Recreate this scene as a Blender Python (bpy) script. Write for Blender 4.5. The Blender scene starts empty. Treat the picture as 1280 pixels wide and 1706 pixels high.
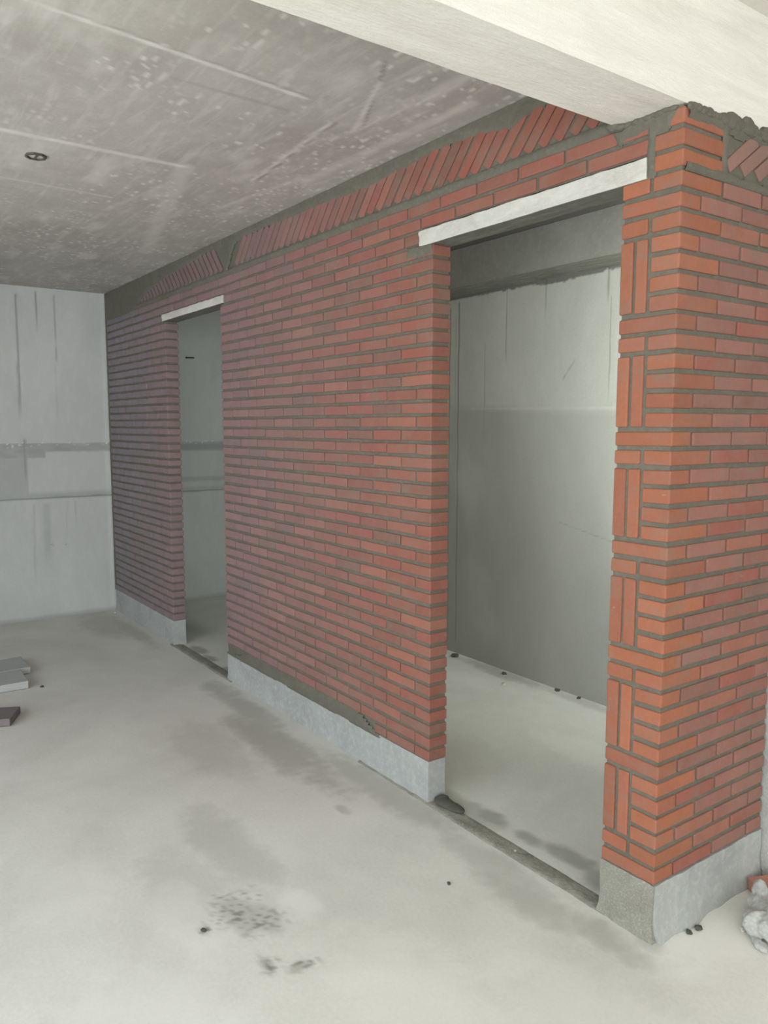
import bpy, bmesh, math, random
from mathutils import Matrix, Vector, noise
random.seed(7)
SC = bpy.context.scene
COL = SC.collection

# ------------------------------------------------------------------ camera
cam_d = bpy.data.cameras.new('camera'); cam = bpy.data.objects.new('camera', cam_d); COL.objects.link(cam)
cam_d.sensor_fit = 'HORIZONTAL'; cam_d.sensor_width = 36.0; cam_d.lens = 36.0*1304.868/1280.0
cam_d.clip_start = 0.02
cam.matrix_world = Matrix(((0.581683, -0.088580, 0.808578, 1.631705),
                           (0.813415, 0.062585, -0.578307, -2.388266),
                           (0.000621, 0.994101, 0.108457, 1.898455),
                           (0, 0, 0, 1)))
SC.camera = cam

# ------------------------------------------------------------------ daylight
SC.view_settings.view_transform = 'Standard'; SC.view_settings.look = 'None'
SC.view_settings.gamma = 1.0; SC.view_settings.use_curve_mapping = False
SC.view_settings.exposure = 0.12
SC.cycles.use_denoising = True
SC.cycles.max_bounces = 10; SC.cycles.diffuse_bounces = 7
world = bpy.data.worlds.new('overcast_sky'); SC.world = world; world.use_nodes = True
world.node_tree.nodes['Background'].inputs[0].default_value = (0.80, 0.90, 1.0, 1)
world.node_tree.nodes['Background'].inputs[1].default_value = 1.0

def area(name, loc, target, sx, sy, power, color, spread=180):
    d = bpy.data.lights.new(name, 'AREA'); d.shape = 'RECTANGLE'; d.size = sx; d.size_y = sy
    d.energy = power; d.color = color; d.spread = math.radians(spread)
    o = bpy.data.objects.new(name, d); COL.objects.link(o); o.location = loc
    v = Vector(target)-Vector(loc); o.rotation_euler = v.to_track_quat('-Z', 'Y').to_euler()
    return o
# daylight through the open facade behind and to the right of the camera
area('daylight_open_side', (5.6, -2.4, 1.75), (0, -1.8, 1.4), 5.0, 2.9, 150, (1.0, 0.97, 0.92))
# daylight through the long facade opening behind the camera
area('daylight_facade', (.5, -4.9, 1.55), (.1, 0, 1.25), 8.8, 2.7, 225, (0.93, 0.97, 1.0))
# sun that reaches only the floor by the open side, behind the camera, and bounces up from there
sun_d = bpy.data.lights.new('sun', 'SUN'); sun_d.energy = 62.0; sun_d.angle = math.radians(3); sun_d.color = (1.0, .975, .93)
sun = bpy.data.objects.new('sun', sun_d); COL.objects.link(sun)
sun.rotation_euler = Vector((-.12, math.cos(math.radians(53)), -math.sin(math.radians(53)))).to_track_quat('-Z', 'Y').to_euler()
# added fill lamp that brightens the far back room
area('fill_far_back_room', (-3.73, 1.15, 1.68), (-6.5, 1.1, 1.6), 0.9, 2.2, 3.0, (0.9, 1.0, 0.97))
# daylight through the opening at the end of the back room
area('daylight_back_room', (0.12, 1.16, 2.2), (-2.2, 2.2, 2.1), 0.6, 1.5, 54, (0.95, 1.0, 0.94), 125)

# ------------------------------------------------------------------ measurements
C = 0.06716; H = 0.217; BH = 0.0520
XD = -1.317; XFR = -3.741; XFL = -4.852; XL = -6.505; TH = 0.115
ZC = 3.212; ZB = 2.964; YB = 1.855
def zc(k): return H + C*k

# ------------------------------------------------------------------ helpers
def N(x, y, z=0.0): return noise.noise(Vector((x, y, z)))
def fbm(x, y, z=0.0, o=4):
    v = 0; a = 1; s = 0
    for _ in range(o):
        v += a*N(x, y, z); s += a; a *= .5; x *= 2.03; y *= 2.03; z += 7.1
    return v/s
def sst(a, b, x):
    t = max(0, min(1, (x-a)/(b-a))); return t*t*(3-2*t)

def link(name, me, mat=None, parent=None):
    o = bpy.data.objects.new(name, me); COL.objects.link(o)
    if mat: me.materials.append(mat)
    if parent: o.parent = parent
    return o
def tag(o, label=None, cat=None, group=None, kind=None):
    if label: o['label'] = label
    if cat: o['category'] = cat
    if group: o['group'] = group
    if kind: o['kind'] = kind
    return o
def mesh_from(name, vs, fs, cols=None, smooth=False):
    me = bpy.data.meshes.new(name); me.from_pydata(vs, [], fs)
    if cols is not None:
        a = me.color_attributes.new('tint', 'FLOAT_COLOR', 'POINT')
        flat = []
        for c in cols: flat += [c[0], c[1], c[2], 1.0]
        a.data.foreach_set('color', flat)
    if smooth: me.polygons.foreach_set('use_smooth', [True]*len(me.polygons))
    me.update(); return me
BOXF = [(0,3,2,1),(4,5,6,7),(0,1,5,4),(1,2,6,5),(2,3,7,6),(3,0,4,7)]
def box_v(x0, x1, y0, y1, z0, z1):
    return [(x0,y0,z0),(x1,y0,z0),(x1,y1,z0),(x0,y1,z0),(x0,y0,z1),(x1,y0,z1),(x1,y1,z1),(x0,y1,z1)]
def boxes_mesh(name, bl):
    vs = []; fs = []
    for b in bl:
        n = len(vs); vs += box_v(*b); fs += [tuple(n+i for i in f) for f in BOXF]
    return mesh_from(name, vs, fs)
def bevel(o, w, seg=2):
    m = o.modifiers.new('bevel', 'BEVEL'); m.width = w; m.segments = seg; m.limit_method = 'ANGLE'; m.angle_limit = 0.6
def grid(name, nu, nv, fpos, fcol=None, keep=None, flip=False, smooth=True):
    vs = []; cols = [] if fcol else None
    for j in range(nv+1):
        for i in range(nu+1):
            vs.append(fpos(i/nu, j/nv))
            if fcol: cols.append(fcol(i/nu, j/nv))
    fs = []
    for j in range(nv):
        for i in range(nu):
            a = j*(nu+1)+i; q = (a, a+1, a+nu+2, a+nu+1)
            if keep and not keep((i+.5)/nu, (j+.5)/nv): continue
            fs.append(q[::-1] if flip else q)
    me = mesh_from(name, vs, fs, cols, smooth)
    if keep:
        bm = bmesh.new(); bm.from_mesh(me)
        bmesh.ops.delete(bm, geom=[v for v in bm.verts if not v.link_faces], context='VERTS')
        bm.to_mesh(me); bm.free()
    return me

# ------------------------------------------------------------------ materials
def srgb(r, g, b):
    f = lambda c: (c/255/12.92) if c/255 <= 0.04045 else ((c/255+0.055)/1.055)**2.4
    return (f(r), f(g), f(b), 1)
class NT:
    def __init__(s, name):
        s.m = bpy.data.materials.new(name); s.m.use_nodes = True; s.t = s.m.node_tree
        s.b = s.t.nodes['Principled BSDF']; s.L = s.t.links.new
        s.geo = s.t.nodes.new('ShaderNodeNewGeometry')
    def n(s, ty, **kw):
        x = s.t.nodes.new(ty)
        for k, v in kw.items(): setattr(x, k, v)
        return x
    def pos(s, scale=(1,1,1)):
        mp = s.n('ShaderNodeMapping'); mp.inputs['Scale'].default_value = scale
        s.L(s.geo.outputs['Position'], mp.inputs['Vector']); return mp.outputs[0]
    def noise(s, sc, det=6, rough=.6, scale=(1,1,1), dist=0):
        x = s.n('ShaderNodeTexNoise'); x.inputs['Scale'].default_value = sc; x.inputs['Detail'].default_value = det
        x.inputs['Roughness'].default_value = rough; x.inputs['Distortion'].default_value = dist
        s.L(s.pos(scale), x.inputs['Vector']); return x.outputs['Fac']
    def ramp(s, fac, a, b, ca=(0,0,0,1), cb=(1,1,1,1)):
        x = s.n('ShaderNodeValToRGB'); x.color_ramp.elements[0].position = a; x.color_ramp.elements[1].position = b
        x.color_ramp.elements[0].color = ca; x.color_ramp.elements[1].color = cb
        s.L(fac, x.inputs[0]); return x.outputs[0]
    def mix(s, fac, a, b, mode='MIX'):
        x = s.n('ShaderNodeMix', data_type='RGBA', blend_type=mode)
        for sock, v in ((x.inputs[0], fac), (x.inputs[6], a), (x.inputs[7], b)):
            if isinstance(v, (int, float)): sock.default_value = v
            elif isinstance(v, tuple): sock.default_value = v
            else: s.L(v, sock)
        return x.outputs[2]
    def attr(s, name='tint'):
        x = s.n('ShaderNodeVertexColor'); x.layer_name = name; return x.outputs[0]
    def mul(s, a, k):
        x = s.n('ShaderNodeMath', operation='MULTIPLY'); s.L(a, x.inputs[0]); x.inputs[1].default_value = k; return x.outputs[0]
    def finish(s, col, rough=.9, bump=None, bstr=.3, bdist=.01, spec=.25):
        if isinstance(col, tuple): s.b.inputs['Base Color'].default_value = col
        else: s.L(col, s.b.inputs['Base Color'])
        s.b.inputs['Roughness'].default_value = rough; s.b.inputs['Specular IOR Level'].default_value = spec
        if bump is not None:
            x = s.n('ShaderNodeBump'); x.inputs['Strength'].default_value = bstr; x.inputs['Distance'].default_value = bdist
            s.L(bump, x.inputs['Height']); s.L(x.outputs[0], s.b.inputs['Normal'])
        return s.m

def concrete(name, base, dark, light, sc=1.2, stretch=(1,1,1), streak=None, bstr=.25, amt=.55, fine=.25, use_attr=False):
    k = NT(name)
    n1 = k.noise(sc, 7, .6, stretch, .6); n2 = k.noise(sc*9, 6, .65, stretch)
    c = k.mix(k.mul(k.ramp(n1, .35, .68), amt), base, dark)
    c = k.mix(k.mul(k.ramp(n2, .48, .8), fine), c, light)
    n3 = k.noise(sc*70, 3, .7)
    c = k.mix(.12, c, k.ramp(n3, .3, .7, (.25,.25,.25,1), (1,1,1,1)), 'MULTIPLY')
    if streak:
        n4 = k.noise(streak[0], 5, .6, streak[1], .3)
        c = k.mix(k.mul(k.ramp(n4, .5, .72), streak[2]), c, light)
    if use_attr:
        sp = k.n('ShaderNodeSeparateColor'); k.L(k.attr(), sp.inputs[0])
        c = k.mix(sp.outputs[0], c, dark); c = k.mix(sp.outputs[1], c, light)
        c = k.mix(sp.outputs[2], c, tuple(v*.28 for v in dark[:3])+(1,))
    return k.finish(c, .93, n2, bstr, .006)

M_ceil = concrete('ceiling_concrete', srgb(182,178,172), srgb(148,143,137), srgb(214,211,206), 1.0, (1,1,1), (2.5,(1.2,7,1),.35), use_attr=True)
M_beam = concrete('beam_concrete', srgb(240,237,229), srgb(214,210,200), srgb(246,244,238), 2.6, (6,.8,6), None, .8, .6)
M_nceil = concrete('near_ceiling_paint', srgb(226,222,214), srgb(212,208,200), srgb(235,232,226), 1.0, amt=.3)
M_floor = concrete('floor_screed', srgb(220,220,213), srgb(156,156,147), srgb(230,230,224), .9, (1,1,1), None, .2, .30, .25, use_attr=True)
M_wall = concrete('far_wall_plaster', srgb(196,199,196), srgb(132,135,132), srgb(222,225,222), 1.3, (1,1,.5), None, .15, .25, .2, use_attr=True)
M_back = concrete('back_wall_plaster', srgb(188,189,181), srgb(136,137,129), srgb(210,210,202), 1.0, (1,1,.5), None, .15, .25, .2, use_attr=True)
M_bbeam = concrete('back_beam_concrete', srgb(165,165,157), srgb(132,132,124), srgb(185,185,177), 2.5, (1,1,1), None, .4, .5, .5)
M_curb = concrete('plinth_cement', srgb(168,171,168), srgb(138,141,139), srgb(198,201,198), 3.5, (1,1,1), None, .7, .6, .5)
M_curb2 = concrete('plinth_rough_cement', srgb(148,147,136), srgb(118,117,105), srgb(205,203,192), 14.0, (1,1,1), None, .9, .5, .55)
M_column = concrete('column_concrete', srgb(186,188,184), srgb(140,142,138), srgb(215,215,210), 8.0, (1,1,1), None, .9, .5, .5)
M_lintel = concrete('lintel_concrete', srgb(204,202,194), srgb(158,156,146), srgb(224,222,216), 6.0, (1,1,2), None, .5, .5, .4)
M_mortar = concrete('mortar', srgb(108,105,94), srgb(90,88,78), srgb(134,131,119), 5.0, (1,1,1), None, .8, .6, .35)
M_gray = concrete('slab_cement', srgb(178,180,178), srgb(160,162,160), srgb(196,198,196), 4.0)
M_darkslab = concrete('dark_slab', srgb(122,116,115), srgb(104,98,97), srgb(142,136,135), 6.0)
M_lump = concrete('wet_mortar', srgb(84,85,77), srgb(72,73,66), srgb(98,99,90), 10.0)
M_bag = concrete('cement_bag', srgb(186,189,183), srgb(128,131,125), srgb(216,218,212), 9.0, (1,1,1), None, .6, .5, .5)
M_strip = concrete('threshold_mortar', srgb(158,157,146), srgb(108,108,98), srgb(196,195,186), 9.0, (1,1,1), None, .9, .7, .5)
M_steel = NT('rusty_steel').finish(srgb(86,82,74), .7)
M_black = NT('black_iron').finish(srgb(28,28,26), .6)

def brick_mat():
    k = NT('red_clay_brick')
    c = k.attr()
    n1 = k.noise(9, 5, .6); n2 = k.noise(60, 4, .7, (1,1,1))
    c = k.mix(.38, c, k.ramp(n1, .25, .75, (.62,.55,.52,1), (1.0,1.0,1.0,1)), 'MULTIPLY')
    c = k.mix(.30, c, k.ramp(n2, .3, .7, (.6,.6,.6,1), (1,1,1,1)), 'MULTIPLY')
    sm = k.noise(5.5, 6, .7, (1,1,1.6), .8)       # dry mortar wiped over the faces
    c = k.mix(k.mul(k.ramp(sm, .50, .70), .62), c, srgb(120,108,97))
    sm2 = k.noise(1.3, 5, .65, (1,1,1.2), .5)
    c = k.mix(k.mul(k.ramp(sm2, .50, .70), .40), c, srgb(134,112,100))
    ef = k.noise(11, 6, .75, (1,1,1), .4)
    c = k.mix(k.mul(k.ramp(ef, .66, .80), .45), c, srgb(205,190,176))
    return k.finish(c, .88, n2, .25, .003)
M_brick = brick_mat()

M_under = concrete('shaded_underside_concrete', srgb(112,111,102), srgb(84,83,75), srgb(146,145,135), 3.0, (1,1,1), (5,(1,9,1),.5), .4, .6, .4)  # darker concrete for downward faces, underside shade put into the colour
def shade_underside(o):
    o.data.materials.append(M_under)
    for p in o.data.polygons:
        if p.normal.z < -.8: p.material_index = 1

# ------------------------------------------------------------------ brickwork
def brick_tint(x, z, side=False):
    r = random.random()
    base = Vector(srgb(152,100,85)[:3])
    if side: base = Vector(srgb(152,108,97)[:3])
    v = base*random.uniform(.82, .99)
    if r < .18: v = v.lerp(Vector(srgb(152,92,80)[:3]), .7)
    elif r < .30: v = v.lerp(Vector(srgb(160,106,88)[:3]), .7)
    elif r < .36: v = v.lerp(Vector(srgb(128,96,84)[:3]), .7)
    d = sst(-1.0, -4.0, x)*.30 + sst(-4.2, -6.3, x)*.25     # far bricks greyed with distance, haze mixed into their tint
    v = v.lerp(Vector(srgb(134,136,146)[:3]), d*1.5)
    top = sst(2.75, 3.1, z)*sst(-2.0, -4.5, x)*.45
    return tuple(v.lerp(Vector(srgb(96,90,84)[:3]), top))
class Bricks:
    def __init__(s): s.v = []; s.f = []; s.c = []
    def add(s, x0, x1, y0, y1, z0, z1, side=False, col=None, j=.0016):
        if x1-x0 < .012 or y1-y0 < .012: return
        r = lambda: random.uniform(-j, j)
        pts = box_v(x0+r(), x1+r(), y0+r(), y1+r(), z0+r(), z1+r())
        t = r()*.9
        pts = [(p[0], p[1], p[2]+(t if (p[0] > (x0+x1)/2) == (p[1] < (y0+y1)/2+9) else -t)) for p in pts]
        s._push(pts, col or brick_tint((x0+x1)/2, z0, side))
    def _push(s, pts, c):
        n = len(s.v); s.v += pts; s.f += [tuple(n+i for i in f) for f in BOXF]; s.c += [c]*8
    def slanted(s, u, ang, zb, zt, w, along='x', y0=0.0, th=TH, umin=-99, umax=99):
        """brick on its side, leaning by ang, its lower corner at u, cut level at zb and zt"""
        ca, sa = math.cos(ang), math.sin(ang)
        sgn = 1 if ca > 0 else -1
        # parallelogram with sheared rounded ends
        L = .236; nx, nz = -sa*sgn, abs(ca)
        p = [(0,0), (L*ca, L*sa), (L*ca+nx*w, L*sa+nz*w), (nx*w, nz*w)]
        if sgn < 0: p = [(-q[0]*-1, q[1]) for q in p]
        zs = (zt-zb)/max(q[1] for q in p)
        j = random.uniform(-.004, .004)
        P = [(u+q[0], zb+j+q[1]*zs) for q in p]
        if min(q[0] for q in P) < umin or max(q[0] for q in P) > umax:
            P = [(min(umax, max(umin, q[0])), q[1]) for q in P]
        if along == 'x':
            a = [(q[0], y0, q[1]) for q in P]; b = [(q[0], y0+th, q[1]) for q in P]
        else:
            a = [(y0, q[0], q[1]) for q in P]; b = [(y0-th, q[0], q[1]) for q in P]
        n = len(s.v); s.v += a+b
        s.f += [(n, n+1, n+2, n+3), (n+7, n+6, n+5, n+4), (n, n+4, n+5, n+1), (n+1, n+5, n+6, n+2), (n+2, n+6, n+7, n+3), (n+3, n+7, n+4, n)]
        c = brick_tint(u if along == 'x' else 0, 3.0)
        s.c += [c if along == 'x' else tuple(Vector(c).lerp(Vector(srgb(140,124,116)[:3]), .55))]*8
    def build(s, name, parent, w=.0065):
        me = mesh_from(name, s.v, s.f, s.c)
        bm = bmesh.new(); bm.from_mesh(me); bmesh.ops.recalc_face_normals(bm, faces=bm.faces[:]); bm.to_mesh(me); bm.free()
        o = link(name, me, M_brick, parent); bevel(o, w, 3); return o
def row(B, xa, xb, phase, z, J=.0105):
    """stretchers of one course from xa to xb; joints at phase + n*0.25"""
    js = []
    n = math.ceil((xa-phase)/.25); x = phase+n*.25
    while x < xb-.02:
        if x > xa+.02: js.append(x)
        x += .25
    ed = [xa-J/2] + js + [xb+J/2]
    i = 1
    while i < len(ed)-1:                       # drop joints that leave slivers
        if ed[i]-ed[i-1] < .07 or ed[i+1]-ed[i] < .07: ed.pop(i)
        else: i += 1
    for a, b in zip(ed[:-1], ed[1:]):
        jj = random.uniform(-.002, .002)
        B.add(a+J/2+jj, b-J/2+jj*.5, 0, TH, z, z+BH)

wr = tag(bpy.data.objects.new('wall_right', None), kind='structure'); COL.objects.link(wr)
# panel between the far wall and the far doorway
B = Bricks()
for k in range(0, 38):
    row(B, XL, XFL, XFL-(.12 if k % 2 else .245), zc(k))
row(B, XL, -4.90, -4.95-(.0 if 1 else 0), zc(38))
B.build('brick_panel', wr)
# panel between the two doorways
B = Bricks()
for k in range(0, 38):
    if k == 0:                                  # the lowest course is lost in mortar away from the jamb
        row(B, -1.80, XD, XD-.12, zc(k)); continue
    row(B, XFR, XD, XD-(.12 if k % 2 else .245), zc(k))
row(B, -3.67, -1.42, -1.54, zc(38))
B.build('brick_panel', wr)
# near pier with two upright bricks between each pair of long courses
B = Bricks()
FULL = (0, 6, 12, 18, 24, 30, 36); HALF = (1, 11, 17, 23, 29, 35, 37)
def ocol(): 
    v = Vector(srgb(168,108,82)[:3]).lerp(Vector(srgb(155,100,82)[:3]), random.random()*.7)*random.uniform(.84,.97); return tuple(v)
for k in range(0, 41):
    z = zc(k); zt = z+BH
    if k == 40: zt = ZB-.008
    if k in FULL: B.add(-.240, 0, 0, TH, z, zt, col=ocol())
    elif k % 2 or k >= 38: B.add(-.115, 0, 0, .240, z, zt, col=ocol())
    else: B.add(-.115, 0, 0, TH, z, zt, col=ocol())
    if k in HALF: B.add(-.240, -.128, 0, TH, z, zt, col=ocol())
for k0 in (2, 7, 13, 19, 25, 31):
    z0 = zc(k0); z1 = zc(k0+3)+BH
    B.add(-.240, -.187, 0, TH, z0, z1, col=ocol()); B.add(-.176, -.126, 0, TH, z0, z1, col=ocol())
B.build('brick_pier', wr, .0065)
# two level courses over the doorways
B = Bricks()
row(B, XL, -.130, -.909, zc(39)); row(B, XL, -.130, -.766, zc(40)-.002)
B.build('level_brick_course', wr)
# leaning bricks wedged under the ceiling
B = Bricks()
x = -.30; a = math.radians(50)
while x > -3.50:
    zt = 3.192 + random.uniform(-.012, .006)
    B.slanted(x, a, 2.984, zt, .050, umax=-.005 if x < -.3 else -.28); x -= .0805
def mirror_slanted(B, x, zt):
    w = .050; ang = math.radians(50); ca, sa = math.cos(ang), math.sin(ang); L = .236
    p = [(0,0), (-L*ca, L*sa), (-L*ca+sa*w, L*sa+ca*w), (sa*w, ca*w)]
    zs = (zt-2.984)/max(q[1] for q in p); P = [(x+q[0], 2.984+q[1]*zs) for q in p]
    if min(q[0] for q in P) < XL: return
    n = len(B.v); B.v += [(q[0], 0, q[1]) for q in P]+[(q[0], TH, q[1]) for q in P]
    B.f += [(n+3, n+2, n+1, n), (n+4, n+5, n+6, n+7), (n+1, n+5, n+4, n), (n+2, n+6, n+5, n+1), (n+3, n+7, n+6, n+2), (n, n+4, n+7, n+3)]
    B.c += [brick_tint(x, 3.0)]*8
x = -3.72
while x > -6.35:
    mirror_slanted(B, x, 3.185+random.uniform(-.012, .006)); x -= .0805
B.build('leaning_brick_course', wr, .004)

# mortar body behind the brick faces
G = .0075
core = [(XL, XFL-G, G, TH-G, H-.01, zc(38)), (XFR+G, XD-G, G, TH-G, H-.01, zc(38)),
        (-.240+G, -G, G, TH-G, H-.01, zc(38)), (XL, XFL-.06, G, TH-G, zc(38), zc(39)-.004), (XFR+.055, XD-.10, G, TH-G, zc(38), zc(39)-.004),
        (-.1345, -G, G, TH-G, zc(38), zc(41)-.02), (XL, -.1345, G, TH-G, zc(39)-.004, 2.96), (XL, -.275, G, TH-G, 2.96, ZC-.001)]
link('mortar_joint', boxes_mesh('mortar_joint', core), M_mortar, wr)

# mortar pushed out over the bricks: one height field per patch
def mortar_patch(name, parent, u0, u1, v0, v1, f, axis='x', step=.011, mat=None):
    nu = max(2, int((u1-u0)/step)); nv = max(2, int((v1-v0)/step))
    def pt(a, b):
        u = u0+(u1-u0)*a; v = v0+(v1-v0)*b; h = f(u, v)
        d = -h*.011 + .004
        d += .0025*N(u*30, v*30, 3)
        return (u, d, v) if axis == 'x' else (-d, u, v)
    me = grid(name, nu, nv, pt, keep=lambda a, b: f(u0+(u1-u0)*a, v0+(v1-v0)*b) > .02)
    return link(name, me, mat or M_mortar, parent)
def f_ceiling(u, v):
    e = 3.165 + .035*fbm(u*2.2, 1.3, 2) + .012*fbm(u*9, 4.0, 1)
    e -= .17*math.exp(-((u+3.62)/.10)**2) + .05*sst(-4.0, -5.0, u) + .20*sst(-4.9, -6.0, u)
    e -= .03*math.exp(-((u+2.0)/.3)**2) + .035*math.exp(-((u+.8)/.12)**2)
    m = sst(e-.012, e+.012, v)
    # filling of the notches under the leaning bricks
    m = max(m, sst(3.0+.010*fbm(u*12, 2, 5), 2.985, v)*sst(2.955, 2.968, v))
    return m
mortar_patch('mortar_smear', wr, XL+.001, -.275, 2.94, 3.209, f_ceiling)
def f_pier(u, v):
    d = sst(.35, .0, abs(u+.30)/.4)*0
    m = sst(0, .03, v-(2.895+.03*fbm(u*9, 3, 1)+ .10*sst(-.25, -.34, u)*1.0 + .05*sst(-.06, -.02, u)))
    m2 = sst(.018, .006, abs(u+.126+.004*N(v*20, 1, 1)))*sst(2.74, 2.77, v)
    m3 = sst(.03, .0, abs(v-2.770+.006*N(u*20, 0, 5)))*sst(-.245, -.23, u)*sst(-.10, -.15, u)*.6
    return max(m, m2, m3)
mortar_patch('mortar_smear', wr, -.42, -.004, 2.75, 2.961, f_pier, step=.007)
def f_lint(u, v):                # dark mortar under the near lintel's far end, and along its top
    c = sst(.11, .085, abs(u+1.415+.012*N(v*30, 2, 1)))*sst(2.700, 2.725, v+.018*N(u*22, 0, 2))*sst(2.762, 2.755, v)
    return c
mortar_patch('mortar_smear', wr, -1.54, XD-.003, 2.69, 2.80, f_lint, step=.007)
def f_foot(u, v):                # mortar bed hiding the lowest course
    e = .283-.008*fbm(u*5, 0, 0) - .085*sst(-2.0, -1.70, u) - .075*sst(-3.3, -3.65, u)
    lo = .205+.008*N(u*4, 0, 0)
    return sst(e+.006, e-.006, v)*sst(lo-.01, lo, v)
mortar_patch('mortar_smear', wr, XFR+.003, -1.70, .18, .30, f_foot)
def f_corner(u, v):
    return sst(.05, .02, u-XL-.012*fbm(v*4, 0, 0))
mortar_patch('mortar_smear', wr, XL+.001, XL+.12, .22, 3.19, f_corner)

# plinths under the brickwork
def plinth(name, x0, x1, y0, y1, h, mat, parent, label=None, flare=.012, amp=.004):
    bm = bmesh.new()
    bmesh.ops.create_cube(bm, size=1)
    for v in bm.verts:
        v.co = Vector((x0 if v.co.x < 0 else x1, y0 if v.co.y < 0 else y1, -.02 if v.co.z < 0 else h))
    n = max(2, int(max(x1-x0, y1-y0)/.03))
    long_ax = 0 if x1-x0 > y1-y0 else 1
    es = [e for e in bm.edges if abs((e.verts[0].co-e.verts[1].co)[long_ax]) > .01]
    bmesh.ops.subdivide_edges(bm, edges=es, cuts=n)
    es = [e for e in bm.edges if abs((e.verts[0].co-e.verts[1].co)[2]) > .1]
    bmesh.ops.subdivide_edges(bm, edges=es, cuts=7)
    es = [e for e in bm.edges if abs((e.verts[0].co-e.verts[1].co)[1-long_ax]) > .05]
    bmesh.ops.subdivide_edges(bm, edges=es, cuts=3)
    cx, cy = (x0+x1)/2, (y0+y1)/2
    for v in bm.verts:
        p = v.co; q = p*6
        fl = flare*max(0, 1-max(p.z, 0)/.07)**2*(.8+.6*N(p.x*11, p.y*11, 2))
        d = amp*fbm(q.x, q.y, q.z)
        if p.y < y0+.002: p.y += -fl + d*.6 + .0015
        if p.x > x1-.002: p.x += fl + d*.6 - .0015
        if p.z > h-.002: p.z += amp*.6*N(q.x*2, q.y*2, 1)
    me = bpy.data.meshes.new(name); bm.to_mesh(me); bm.free(); me.polygons.foreach_set('use_smooth', [True]*len(me.polygons))
    o = link(name, me, mat, parent)
    m = o.modifiers.new('edge', 'EDGE_SPLIT'); m.split_angle = math.radians(45)
    if label: o['label'] = label
    return o
plinth('plinth', XL, XFL-.004, .002, TH-.003, H-.002, M_curb, wr)
plinth('plinth', XFR+.004, XD-.006, .001, TH-.003, H-.004, M_curb, wr)
plinth('plinth', -.243, .001, -.002, TH, H-.004, M_curb2, wr, 'rough speckled cement plinth', .026, .016)

# ------------------------------------------------------------------ short return wall with the column
wn = tag(bpy.data.objects.new('wall_near', None), kind='structure'); COL.objects.link(wn)
YE = .735
B = Bricks()
def rowy(k, ya, yb, phase, z):
    J = .0105; js = []; y = phase
    while y < yb-.02:
        if y > ya+.02: js.append(y)
        y += .25
    ed = [ya-J/2]+js+[yb+J/2]
    if len(ed) > 2 and ed[-1]-ed[-2] < .06: ed.pop(-2)
    for a, b in zip(ed[:-1], ed[1:]):
        jj = random.uniform(-.002, .002)
        B.add(-TH, 0, a+J/2+jj, b-J/2+jj*.5, z, z+BH, True)
for k in range(0, 38):
    ph = .25 if k % 2 else .125
    rowy(k, ph+.0, YE, ph+.25, zc(k))
B.build('brickwork', wn)
B = Bricks()
y = .285; ang = math.radians(40)
while y < .60:
    B.slanted(y, ang, 2.790, ZB-.012, .058, along='y', y0=0.0, umin=.255, umax=YE); y += .098
B.build('leaning_brick_course', wn, .005)
link('mortar_joint', boxes_mesh('mortar_joint', [(-TH+G, -G-.0003, .1072, YE, H-.01, 2.94)]), M_mortar, wn)
def f_top(u, v):
    e = 2.925+.02*fbm(u*8, 1, 1)
    m = sst(e-.01, e+.012, v)
    m = max(m, sst(.02, .008, abs(u-.247))*sst(2.75, 2.77, v)*.8)
    m = max(m, sst(2.79+.01*N(u*15, 1, 1), 2.775, v)*sst(2.755, 2.765, v)*.75)
    return m
mortar_patch('mortar_smear', wn, .02, YE, 2.74, 2.962, f_top, axis='y', step=.007)
# plinth of the return wall: long axis y
bm = bmesh.new()
def plinth_y():
    ny, nz = 30, 9
    def pt(a, b):
        y = .006+(YE-.006)*a; z = -.02+(H-.004+.02)*b
        fl = .040*max(0, 1-max(z, 0)/.10)**1.6*(1.0-.4*a)*(.9+.7*N(y*7, 0, 4))
        return (.003+fl+(.010*fbm(y*6, z*6, 3)+.006*fbm(y*19, z*19, 8)), y, z+.004*N(y*9, 0, 0)*(b > .95))
    me = grid('plinth', ny, nz, pt)
    bm = bmesh.new(); bm.from_mesh(me)
    ext = bmesh.ops.extrude_face_region(bm, geom=bm.faces[:])
    for v in [g for g in ext['geom'] if isinstance(g, bmesh.types.BMVert)]: v.co.x = -TH+.002
    bmesh.ops.recalc_face_normals(bm, faces=bm.faces[:]); bm.to_mesh(me); bm.free()
    o = link('plinth', me, M_curb, wn); m = o.modifiers.new('edge', 'EDGE_SPLIT'); m.split_angle = math.radians(45)
plinth_y()
# the concrete column at the end
def col_mesh():
    vs = []; fs = []; 
    def side(p0, p1, nu, nv, nrm):
        n0 = len(vs)
        for j in range(nv+1):
            for i in range(nu+1):
                t = i/nu; z = -.01+3.37*j/nv
                x = p0[0]+(p1[0]-p0[0])*t; y = p0[1]+(p1[1]-p0[1])*t
                d = .008*fbm(x*8+3, y*8, z*5) if 0 < i < nu else 0
                vs.append((x+nrm[0]*d, y+nrm[1]*d, z))
        for j in range(nv):
            for i in range(nu):
                a = n0+j*(nu+1)+i; fs.append((a, a+1, a+nu+2, a+nu+1))
    side((.030, .745), (.030, .94), 24, 120, (1, 0)); side((-.22, .745), (.030, .745), 12, 120, (0, -1))
    side((-.22, .94), (-.22, .745), 12, 120, (-1, 0)); side((.030, .94), (-.22, .94), 12, 120, (0, 1))
    return mesh_from('wall_column', vs, fs, smooth=True)
tag(link('wall_column', col_mesh(), M_column), kind='structure')

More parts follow.
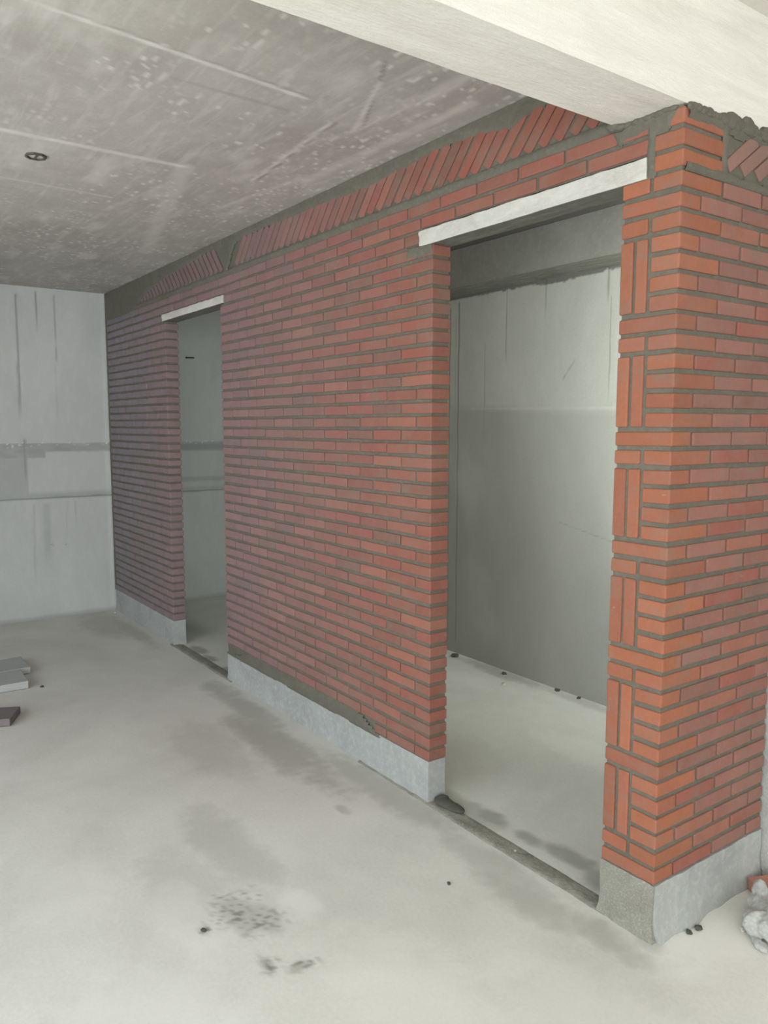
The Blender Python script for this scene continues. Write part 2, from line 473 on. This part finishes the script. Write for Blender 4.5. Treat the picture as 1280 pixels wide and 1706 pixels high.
# ------------------------------------------------------------------ lintels
def lintel(x0, x1, z0, z1, label):
    bm = bmesh.new(); bmesh.ops.create_cube(bm, size=1)
    for v in bm.verts: v.co = Vector((x0 if v.co.x < 0 else x1, -.007 if v.co.y < 0 else TH+.006, z0 if v.co.z < 0 else z1))
    bmesh.ops.subdivide_edges(bm, edges=[e for e in bm.edges if abs((e.verts[0].co-e.verts[1].co).x) > .5], cuts=70)
    bmesh.ops.subdivide_edges(bm, edges=[e for e in bm.edges if abs((e.verts[0].co-e.verts[1].co).z) > .02 and abs((e.verts[0].co-e.verts[1].co).x) < .01 and abs((e.verts[0].co-e.verts[1].co).y) < .01], cuts=4)
    for v in bm.verts:
        p = v.co
        if p.y < 0: p.y += .003*fbm(p.x*10, p.z*14, 2)
        if p.z > z1-.001 and p.y < .02: p.z += .009*fbm(p.x*7, 3, 2)-.004
        if p.z < z0+.001: p.z += .002*fbm(p.x*3, 3, 9)
        if p.x < x0+.001: p.x += .014*N(p.z*40, p.y*9, 1)
    me = bpy.data.meshes.new('concrete_lintel'); bm.to_mesh(me); bm.free()
    o = link('concrete_lintel', me, M_lintel); shade_underside(o); bevel(o, .004, 2)
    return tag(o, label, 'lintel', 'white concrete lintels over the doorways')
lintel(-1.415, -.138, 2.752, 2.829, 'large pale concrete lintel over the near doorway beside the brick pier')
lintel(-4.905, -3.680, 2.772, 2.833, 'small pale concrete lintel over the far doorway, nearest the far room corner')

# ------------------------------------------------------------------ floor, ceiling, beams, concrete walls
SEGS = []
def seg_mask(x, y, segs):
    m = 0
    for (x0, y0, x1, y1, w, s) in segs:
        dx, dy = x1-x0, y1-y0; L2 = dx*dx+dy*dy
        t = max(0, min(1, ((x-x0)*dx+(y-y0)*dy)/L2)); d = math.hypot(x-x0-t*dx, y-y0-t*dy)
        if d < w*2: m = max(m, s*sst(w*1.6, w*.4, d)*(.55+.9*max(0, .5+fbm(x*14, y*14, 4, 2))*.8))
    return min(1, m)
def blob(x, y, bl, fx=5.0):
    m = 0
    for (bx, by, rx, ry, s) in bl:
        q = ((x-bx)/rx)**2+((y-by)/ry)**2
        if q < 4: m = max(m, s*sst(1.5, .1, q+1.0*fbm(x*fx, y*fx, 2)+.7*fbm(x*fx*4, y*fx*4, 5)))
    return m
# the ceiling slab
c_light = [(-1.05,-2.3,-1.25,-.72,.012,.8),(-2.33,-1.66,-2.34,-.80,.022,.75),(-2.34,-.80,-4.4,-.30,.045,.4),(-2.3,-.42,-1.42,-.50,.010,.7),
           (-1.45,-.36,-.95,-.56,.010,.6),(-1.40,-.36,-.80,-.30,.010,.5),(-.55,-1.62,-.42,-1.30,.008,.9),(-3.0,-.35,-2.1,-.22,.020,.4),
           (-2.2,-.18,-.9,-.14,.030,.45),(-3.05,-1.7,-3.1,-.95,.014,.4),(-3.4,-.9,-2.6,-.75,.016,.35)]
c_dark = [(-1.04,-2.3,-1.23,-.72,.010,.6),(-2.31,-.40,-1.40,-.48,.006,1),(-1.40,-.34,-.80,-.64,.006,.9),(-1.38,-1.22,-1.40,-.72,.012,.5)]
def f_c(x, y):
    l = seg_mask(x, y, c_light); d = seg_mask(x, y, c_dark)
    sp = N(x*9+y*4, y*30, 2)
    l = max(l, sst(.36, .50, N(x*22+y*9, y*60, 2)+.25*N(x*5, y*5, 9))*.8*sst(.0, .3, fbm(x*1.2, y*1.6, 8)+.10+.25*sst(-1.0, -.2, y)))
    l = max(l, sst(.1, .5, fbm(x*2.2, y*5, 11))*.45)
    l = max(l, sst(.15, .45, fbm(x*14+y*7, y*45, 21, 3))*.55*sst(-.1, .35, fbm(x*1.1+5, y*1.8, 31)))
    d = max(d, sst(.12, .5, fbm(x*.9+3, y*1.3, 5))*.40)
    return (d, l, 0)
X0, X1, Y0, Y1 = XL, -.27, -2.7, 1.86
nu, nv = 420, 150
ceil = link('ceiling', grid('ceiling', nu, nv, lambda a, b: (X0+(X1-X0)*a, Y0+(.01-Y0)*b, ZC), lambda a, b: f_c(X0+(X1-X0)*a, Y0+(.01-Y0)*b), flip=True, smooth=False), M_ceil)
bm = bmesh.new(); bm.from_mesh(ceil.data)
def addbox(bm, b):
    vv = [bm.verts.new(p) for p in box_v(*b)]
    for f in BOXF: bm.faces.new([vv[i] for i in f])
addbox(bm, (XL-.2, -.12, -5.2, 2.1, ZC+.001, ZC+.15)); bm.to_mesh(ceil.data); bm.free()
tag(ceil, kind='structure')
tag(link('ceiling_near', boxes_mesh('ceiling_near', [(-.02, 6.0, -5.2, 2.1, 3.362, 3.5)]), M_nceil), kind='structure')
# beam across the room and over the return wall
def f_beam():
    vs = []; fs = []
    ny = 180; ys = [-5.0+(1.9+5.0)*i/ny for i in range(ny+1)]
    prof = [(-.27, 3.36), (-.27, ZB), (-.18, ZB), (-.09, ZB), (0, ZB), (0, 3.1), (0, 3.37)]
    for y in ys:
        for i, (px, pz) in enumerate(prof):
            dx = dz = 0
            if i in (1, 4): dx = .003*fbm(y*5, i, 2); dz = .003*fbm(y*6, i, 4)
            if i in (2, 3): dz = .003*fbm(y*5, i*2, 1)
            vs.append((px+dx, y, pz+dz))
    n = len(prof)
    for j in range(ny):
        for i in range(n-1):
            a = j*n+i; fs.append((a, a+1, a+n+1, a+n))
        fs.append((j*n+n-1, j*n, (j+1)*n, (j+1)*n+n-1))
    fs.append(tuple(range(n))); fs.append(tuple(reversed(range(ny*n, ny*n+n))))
    me = mesh_from('beam', vs, fs)
    bm = bmesh.new(); bm.from_mesh(me); bmesh.ops.recalc_face_normals(bm, faces=bm.faces[:]); bm.to_mesh(me); bm.free(); return me
tag(link('trim_1', f_beam(), M_beam), kind='structure')['label'] = 'pale concrete beam crossing overhead onto the brick corner'
# mortar squeezed between beam and pier
def squeeze(pts, name='mortar_lip'):
    bm = bmesh.new()
    for (x, y, z, r, sx, sy, sz) in pts:
        b2 = bmesh.ops.create_icosphere(bm, subdivisions=3, radius=r)
        for v in b2['verts']:
            q = v.co.copy(); d = 1+.6*fbm(q.x*38+x*50, q.y*38+y*50, q.z*38)
            v.co = Vector((x+q.x*sx*d, y+q.y*sy*d, z+q.z*sz*d))
    me = bpy.data.meshes.new(name); bm.to_mesh(me); bm.free(); me.polygons.foreach_set('use_smooth', [True]*len(me.polygons))
    return me
P = []
for i in range(10): P.append((-.262+i*.024, -.002, 2.957+random.uniform(-.004, .003), .016, 1.3, .8, .7))
P.append((-.275, -.012, 2.962, .024, 1.3, 1, .8))
P.append((-.255, -.010, 2.957, .020, 1.5, 1, .8))
link('mortar_lip', squeeze(P), M_mortar, wr)
P = []
for i in range(34): P.append((.003, .03+i*.0205, 2.958+random.uniform(-.004, .006), .014+.008*max(0, N(i*.7, 1, 1)), .7, 1.3, .9))
for y, r in ((.235, .024), (.27, .030), (.31, .026), (.375, .034), (.405, .024), (.50, .030), (.535, .026), (.60, .026)): P.append((.002, y, 2.960, r, .45, 1.5, .95))
link('mortar_lip', squeeze(P), M_mortar, wn)

# floor
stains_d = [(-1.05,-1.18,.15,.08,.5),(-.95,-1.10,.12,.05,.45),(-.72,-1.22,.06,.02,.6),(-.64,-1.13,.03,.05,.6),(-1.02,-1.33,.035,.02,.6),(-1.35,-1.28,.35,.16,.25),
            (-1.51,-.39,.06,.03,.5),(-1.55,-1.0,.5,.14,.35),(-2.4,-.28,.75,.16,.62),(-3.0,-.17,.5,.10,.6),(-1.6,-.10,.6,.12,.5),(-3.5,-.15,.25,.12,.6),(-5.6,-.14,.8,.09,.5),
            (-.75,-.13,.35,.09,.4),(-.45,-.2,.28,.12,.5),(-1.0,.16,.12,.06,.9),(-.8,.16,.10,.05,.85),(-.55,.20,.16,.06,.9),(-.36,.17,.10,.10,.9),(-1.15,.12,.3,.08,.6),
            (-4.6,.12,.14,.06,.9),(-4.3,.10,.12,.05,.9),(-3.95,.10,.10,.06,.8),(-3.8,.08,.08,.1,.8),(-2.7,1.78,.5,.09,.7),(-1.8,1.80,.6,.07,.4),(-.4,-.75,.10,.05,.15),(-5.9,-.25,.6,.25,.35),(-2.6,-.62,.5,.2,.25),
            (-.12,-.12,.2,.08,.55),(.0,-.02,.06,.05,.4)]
stains_l = [(-.3,-.9,.5,.25,.3),(-1.6,-1.7,.3,.2,.3),(-.95,-.95,.14,.08,.5),(-1.1,-1.35,.3,.12,.35),(.2,-.5,.5,.25,.3),(-1.15,1.15,.5,.16,.35),(.15,.2,.12,.3,.5),(-.5,-1.7,.5,.3,.35)]
def f_f(x, y):
    d = blob(x, y, stains_d); l = blob(x, y, stains_l)
    d = max(d, sst(.05, .5, fbm(x*.8+9, y*.8, 5))*.22)
    k = 0
    for (bx, by, r) in ((-1.07,-1.18,.11),(-.96,-1.12,.09),(-.70,-1.21,.04),(-.64,-1.11,.045),(-1.02,-1.32,.025),(-1.14,-1.10,.05)):
        q = math.hypot(x-bx, y-by)/r
        if q < 1.6: k = max(k, sst(1.6, .2, q+.6*N(x*13, y*13, 6))*sst(.0, .4, N(x*36, y*44, 2)+.6*N(x*80, y*80, 3)+.02)*.62)
    return (min(1, d), l, k)
def floor_z(x, y): return .003*fbm(x*.9, y*.9, 1)
FX0, FX1, FY0, FY1 = XL-.02, 1.3, -2.6, 1.90
nu, nv = 520, 300
fm = grid('floor', nu, nv, lambda a, b: (FX0+(FX1-FX0)*a, FY0+(FY1-FY0)*b, floor_z(FX0+(FX1-FX0)*a, FY0+(FY1-FY0)*b)), lambda a, b: f_f(FX0+(FX1-FX0)*a, FY0+(FY1-FY0)*b))
bm = bmesh.new(); bm.from_mesh(fm)
for bx in ((XL-.2, 6.0, -5.2, 2.1, -.2, -.012), (XL-.2, 6, -5.2, FY0, -.1, 0.), (FX1, 6, FY0, 2.1, -.1, 0.)): addbox(bm, bx)
bm.to_mesh(fm); bm.free()
tag(link('floor', fm, M_floor), kind='structure')

# far wall
def f_w(y, z):
    d = 0; l = 0; k = 0
    zb0, zb1 = 1.655, 1.735
    if y < -.62: zb0 = 1.60
    d = sst(zb0-.012, zb0+.004, z+.012*fbm(y*9, 0, 1))*sst(zb1+.006, zb1-.004, z)*(.55+.3*fbm(y*7, z*20, 2))
    l = sst(.25, .5, N(y*45, z*55, 1))*sst(.020, .006, abs(z-zb1+.004))*.9
    l = max(l, sst(.3, .5, N(y*30, z*45, 6))*sst(-.7, -.8, y)*sst(1.66, 1.68, z)*sst(1.73, 1.71, z)*.8)
    d = max(d, sst(.055, .0, abs(z-1.225))*.40, sst(.014, .004, abs(z-1.200-.012*N(y*3, 0, 1)))*.95)
    if y < -.79: d = max(d, sst(1.22, 1.24, z)*sst(1.66, 1.64, z)*.38)
    for (yy, w, za, zb, s) in ((-.830,.014,1.95,3.14,.75),(-.655,.009,2.78,3.18,.8),(-.490,.008,1.98,3.16,.6),(-.80,.018,1.23,1.78,.75),(-.74,.012,.35,1.15,.3),(-.43,.010,.8,1.17,.3),(-.35,.006,.8,1.17,.3),(-.62,.05,.5,1.15,.25)):
        if abs(y-yy) < w*3: d = max(d, s*sst(w, w*.3, abs(y-yy-.012*(z-2.5)-.004*N(z*8, yy, 1)))*sst(zb+.01, zb-.02, z)*sst(za-.05, za+.25, z))
    k = max(k, sst(.3, .55, N(y*50, z*70, 3))*sst(.016, .004, abs(z-.74+.1*abs(y+.5)))*sst(.16, .10, abs(y+.53))*.9)
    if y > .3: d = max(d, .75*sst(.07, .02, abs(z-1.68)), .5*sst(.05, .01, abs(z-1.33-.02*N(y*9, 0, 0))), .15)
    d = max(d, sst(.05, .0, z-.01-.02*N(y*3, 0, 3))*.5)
    return (d, l, k)
def farpt(a, b):
    y = -2.6+(1.87+2.6)*a; z = -.01+(3.215+.01)*b
    off = .003*fbm(y*2, z*2, 3) - .006*sst(.012, .0, abs(z-1.200-.012*N(y*3, 0, 1)))
    if y < .0: off += .01*sst(.06, 0, -y+.012*fbm(z*6, 0, 0))
    return (XL+off+.0, y, z)
fw = grid('wall_far', 300, 280, farpt, lambda a, b: f_w(-2.6+4.47*a, -.01+3.225*b))
bm = bmesh.new(); bm.from_mesh(fw); addbox(bm, (XL-.2, XL-.012, -5.2, 2.1, -.1, 3.3)); addbox(bm, (XL-.1, XL, -5.2, -2.6, -.1, 3.3)); bm.to_mesh(fw); bm.free()
tag(link('wall_far', fw, M_wall), kind='structure')

# back wall of the room behind the doorways
def f_b(x, z):
    e = 2.0+.05*sst(-1.9, -3.1, x)
    d = sst(e+.05, e-.05, z)*.48*(.8+.5*fbm(x*2, z*1.2, 1))
    d = max(d, sst(1.9, .9, z)*.25*sst(-1.8, -3, x)+d*.8)
    k = 0; l = 0
    for (xx, w, za, zb, s) in ((-2.72,.006,2.35,2.93,.9),(-2.95,.006,1.7,2.55,.7),(-2.97,.004,1.2,1.9,.5),(-2.33,.012,2.65,2.95,.55),(-1.78,.014,2.68,2.95,.9),(-1.755,.005,2.05,2.75,.95),(-3.37,.012,.0,2.86,.95),(-3.262,.013,.0,2.90,1.0),(-3.30,.006,.3,2.80,.4)):
        if abs(x-xx) < .05: d = max(d, s*sst(w, w*.3, abs(x-xx-.006*N(z*5, xx, 1)))*sst(zb+.01, zb-.02, z)*sst(za-.02, za+.15, z))
    d = max(d, seg_mask(x, z, [(-2.15,2.23,-2.05,2.35,.007,.5),(-2.15,1.22,-1.66,1.13,.006,.7)]))
    l = seg_mask(x, z, [(-3.1,2.04,-1.7,2.02,.008,.25)])
    l = max(l, sst(.1, .5, fbm(x*1.5, z*.8, 7))*.3)
    e2 = 2.915+.02*fbm(x*5, 1, 3)+.012*N(x*22, 1, 1)-.02*math.exp(-((x+2.2)/.2)**2)
    k = max(k, sst(e2-.004, e2+.004, z)*.75)
    return (min(1, d), l, k)
def bx_(a):
    return XL+(-3.5-XL)*a/.18 if a < .18 else (-3.5+2.0*(a-.18)/.70 if a < .88 else -1.5+1.8*(a-.88)/.12)
bw = grid('wall_back', 540, 320, lambda a, b: (bx_(a), YB+.003*fbm(a*14, b*5, 1), -.01+3.225*b), lambda a, b: f_b(bx_(a), -.01+3.225*b))
bm = bmesh.new(); bm.from_mesh(bw); addbox(bm, (XL-.2, .6, YB+.012, YB+.2, -.1, 3.4)); bm.to_mesh(bw); bm.free()
tag(link('wall_back', bw, M_back), kind='structure')
# partition between the two back rooms, its opening added for the fill lamp
tag(link('wall_partition', boxes_mesh('wall_partition', [(-3.72, -3.60, TH+.004, .68, 0, ZC-.002), (-3.72, -3.60, 1.62, YB-.004, 0, ZC-.002), (-3.72, -3.60, .68, 1.62, 0, .5), (-3.72, -3.60, .68, 1.62, 2.85, ZC-.002)]), M_back), kind='structure')
# beam along the back wall
bb = grid('trim_2', 260, 14, lambda a, b: (XL+(-XL+.3)*a, 1.558+.004*fbm(a*40, b*2, 3), 2.935+.277*b))
bm = bmesh.new(); bm.from_mesh(bb); addbox(bm, (XL, .3, 1.566, YB-.002, 2.935, ZC-.002)); bm.to_mesh(bb); bm.free()
ob = link('trim_2', bb, M_bbeam); shade_underside(ob)
tag(ob, kind='structure')['label'] = 'grey concrete beam along the back room wall'
# outer walls that only shape the daylight
tag(link('wall_left', boxes_mesh('wall_left', [(XL-.2, -4.0, -5.2, -5.0, 0, 3.3), (-4.0, 5.0, -5.2, -5.0, 2.95, 3.45), (5.0, 6.0, -5.2, -5.0, 0, 3.4)]), M_wall), kind='structure')
tag(link('wall_outer', boxes_mesh('wall_outer', [(.9, 6.0, 2.1, 2.3, 0, 3.5)]), M_nceil), kind='structure')

# ------------------------------------------------------------------ doorway threshold mortar
def threshold(x0, x1, label):
    def pt(a, b):
        x = x0+(x1-x0)*a; y = -.022+.10*b
        e = max(0, 1-abs(b*2-1)**4)
        h = (.010+.008*fbm(x*9, y*18, 2))*e*(1-.6*b)
        return (x, y+.010*fbm(x*6, 0, 7)*(1-b), h-.003+.002)
    me = grid('threshold_mortar', int((x1-x0)/.012), 14, pt)
    return tag(link('mortar_strip', me, M_strip), label, 'mortar strip')
near_strip = threshold(XD-.62, -.20, 'low rough mortar ridge along the floor edge of the wide near doorway')
threshold(XFL-.05, XFR+.1, 'low rough mortar ridge on the floor of the narrow far doorway')

# ------------------------------------------------------------------ loose things
def lumps(name, parts, mat, voxel=.006, ns=.25, nf=22, crease=0):
    bm = bmesh.new()
    for (x, y, z, rx, ry, rz, yaw) in parts:
        r = bmesh.ops.create_icosphere(bm, subdivisions=4, radius=1.0)
        ca, sa = math.cos(yaw), math.sin(yaw)
        for v in r['verts']:
            p = v.co; a, b, c = p.x*rx, p.y*ry, p.z*rz
            v.co = Vector((x+a*ca-b*sa, y+a*sa+b*ca, z+c))
    me = bpy.data.meshes.new(name); bm.to_mesh(me); bm.free()
    o = link(name, me, mat)
    r = o.modifiers.new('remesh', 'REMESH'); r.mode = 'VOXEL'; r.voxel_size = voxel; r.use_smooth_shade = True
    t = bpy.data.textures.new(name, 'CLOUDS'); t.noise_scale = .03; t.noise_depth = 3
    d = o.modifiers.new('disp', 'DISPLACE'); d.texture = t; d.strength = ns*.05; d.mid_level = .5; d.texture_coords = 'LOCAL'
    s = o.modifiers.new('smooth', 'SMOOTH'); s.iterations = 1
    return o
# wet mortar dab against the plinth
o = lumps('mortar_lump', [(-1.245, .050, .016, .072, .040, .020, .05), (-1.20, .056, .015, .080, .036, .015, .1), (-1.28, .062, .018, .035, .036, .020, .1)], M_lump, .004, .08)
o.name = 'mortar_dab'; o.parent = near_strip; o['label'] = 'dark damp mortar dab'
# crumpled cement bag by the return wall
o = lumps('cement_bag', [(.17, .47, .045, .075, .05, .045, -.6), (.135, .50, .085, .03, .03, .05, .3), (.19, .40, .035, .06, .055, .036, .4), (.215, .36, .045, .065, .04, .05, 1.0),
                         (.27, .37, .05, .08, .06, .05, .2), (.26, .44, .07, .07, .05, .06, .9), (.25, .295, .012, .05, .018, .012, -.55), (.185, .345, .014, .018, .03, .013, .4)], M_bag, .005, .35)
tag(o, 'crumpled grey cement bag on the floor at the right edge by the red brick', 'bag')
# loose red brick
def loose_brick(name, loc, yaw, dims, mat, label, cat, group=None, tilt=0, tint=None):
    bm = bmesh.new(); bmesh.ops.create_cube(bm, size=1)
    bmesh.ops.subdivide_edges(bm, edges=bm.edges[:], cuts=5, use_grid_fill=True)
    for v in bm.verts:
        p = v.co
        v.co = Vector((p.x*dims[0], p.y*dims[1], p.z*dims[2])) + Vector((N(p.x*9+loc[0], p.y*9, p.z*9), N(p.y*9, p.z*9, p.x*9+loc[1]), N(p.z*9, p.x*9, p.y*9)))*.0022
    me = bpy.data.meshes.new(name); bm.to_mesh(me); bm.free()
    if tint:
        a = me.color_attributes.new('tint', 'FLOAT_COLOR', 'POINT'); a.data.foreach_set('color', list(tint)*len(me.vertices))
    o = link(name, me, mat); o.location = loc; o.rotation_euler = (tilt, 0, yaw); bevel(o, .004, 2)
    return tag(o, label, cat, group)
th = math.atan2(.579-.610, .087-.023)
dx, dy = math.cos(th), math.sin(th)
w_, l_ = .115, .24
cx = .026+dx*w_/2 - dy*l_/2; cy = .606+dy*w_/2 + dx*l_/2
loose_brick('red_brick', (cx, cy, .0265+.002), th, (w_, l_, .053), M_brick, 'loose red brick on the floor at the right edge behind the grey bag', 'brick', tint=srgb(186,132,116))
# grey slabs at the left edge
loose_brick('concrete_slab', (-4.905, -1.56, .027), .02, (.34, .74, .05), M_gray, 'pale grey slab at the left edge, the farther of two laid side by side', 'slab')
loose_brick('concrete_slab', (-4.545, -1.60, .030), -.03, (.33, .66, .056), M_gray, 'pale grey slab at the left edge, the nearer of two laid side by side', 'slab')
e = Vector((-3.64+3.85, -1.53+1.427)).normalized(); th2 = math.atan2(e.y, e.x)
cx = -3.85+e.x*.115 + (e.y)*.24; cy = -1.427+e.y*.115 - e.x*.24
loose_brick('paving_brick', (cx-.01, cy, .028), th2, (.23, .48, .05), M_darkslab, 'dark brownish grey slab lying askew on the floor at the left edge', 'slab')

# electrical box cast into the ceiling
jb = bpy.data.objects.new('ceiling_box', None); COL.objects.link(jb); jb.location = (-2.600, -1.452, ZC)
tag(jb, 'small eight-sided metal electrical box set into the bare concrete ceiling', 'junction box')
def ring(r0, r1, z0, z1, n=8, rot=math.pi/8):
    vs = []; fs = []
    for i in range(n):
        a = rot+2*math.pi*i/n
        for r, z in ((r0, z0), (r1, z0), (r1, z1), (r0, z1)): vs.append((r*math.cos(a), r*math.sin(a), z))
    for i in range(n):
        j = (i+1) % n
        for q in range(4): fs.append((i*4+q, i*4+(q+1) % 4, j*4+(q+1) % 4, j*4+q))
    me = mesh_from('box', vs, fs); bm = bmesh.new(); bm.from_mesh(me); bmesh.ops.recalc_face_normals(bm, faces=bm.faces[:]); bm.to_mesh(me); bm.free(); return me
link('rim', ring(.040, .050, -.010, .0), M_steel, jb)
lm = mesh_from('lid', [(.037*math.cos(math.pi/8+i*math.pi/4), .037*math.sin(math.pi/8+i*math.pi/4), z) for z in (-.0035, -.0005) for i in range(8)],
               [tuple(range(8)), tuple(reversed(range(8, 16)))]+[(i, (i+1) % 8, 8+(i+1) % 8, 8+i) for i in range(8)])
link('lid', lm, M_ceil, jb)
link('strap', boxes_mesh('strap', [(-.034, .034, -.004, .004, -.0095, -.004)]), M_steel, jb)
# nail in the far wall seen through the far doorway
bm = bmesh.new(); bmesh.ops.create_cone(bm, segments=10, radius1=.006, radius2=.006, depth=.085, cap_ends=True)
bmesh.ops.create_cone(bm, segments=10, radius1=.010, radius2=.010, depth=.006, cap_ends=True, matrix=Matrix.Translation((0, 0, .043)))
me = bpy.data.meshes.new('iron_nail'); bm.to_mesh(me); bm.free()
o = link('iron_nail', me, M_black); o.location = (XL+.018, .87, 2.628); o.rotation_euler = (math.radians(90), 0, math.radians(-12))
tag(o, 'black iron rod stub on the wall seen high through the far doorway', 'nail')

# crumbs
def crumb(x, y, r, dark, label, z=0):
    bm = bmesh.new(); bmesh.ops.create_icosphere(bm, subdivisions=2, radius=r)
    for v in bm.verts:
        d = 1+.5*N(v.co.x/r*1.2+x*9, v.co.y/r*1.2+y*7, v.co.z/r*1.2); v.co = Vector((v.co.x*d*1.25, v.co.y*d, v.co.z*d*.65))
    me = bpy.data.meshes.new('mortar_crumb'); bm.to_mesh(me); bm.free()
    o = link('mortar_crumb', me, M_lump if dark else M_lintel); o.location = (x, y, z+r*.5); o.rotation_euler.z = random.random()*6
    return tag(o, label, 'crumb', 'mortar crumbs scattered on the floor')
for a in [(-.717,-.375,.008,1,'dark crumb alone on the open floor before the wide doorway'),
          (-3.17,1.77,.028,1,'largest dark crumb, in the back corner behind the near doorway jamb'),
          (-2.60,1.78,.016,1,'dark crumb at the foot of the back wall left of the pale chip'),
          (-2.10,1.82,.016,1,'dark crumb at the back wall, second from the brick pier'),
          (-1.90,1.82,.015,1,'dark crumb at the back wall, the one nearest the brick pier'),
          (-2.42,1.60,.018,0,'pale chip on the back room floor between dark crumbs'),
          (-3.16,1.45,.020,1,'dark crumb just past the near doorway jamb on back room floor'),
          (-4.35,-1.19,.012,1,'dark crumb beside the pale slabs at the left'),
          (.055,.155,.011,1,'dark crumb at the base of the return wall plinth, left one of two'),
          (.060,.205,.013,1,'dark crumb at the base of the return wall plinth, right one of two'),
          (-.735,.03,.008,0,'white chip on the mortar ridge of the near doorway'),
          (-.345,.22,.010,0,'white chip on the floor against the left side of the pier plinth'),
          (.165,.335,.012,0,'white chip touching the left side of the grey bag'),
          (-1.02,-1.33,.010,1,'dark crumb in the floor stain near the bottom of the picture'),
          (-6.35,-.06,.015,0,'white chip on the floor in the far corner by the brick wall')]: crumb(*a)
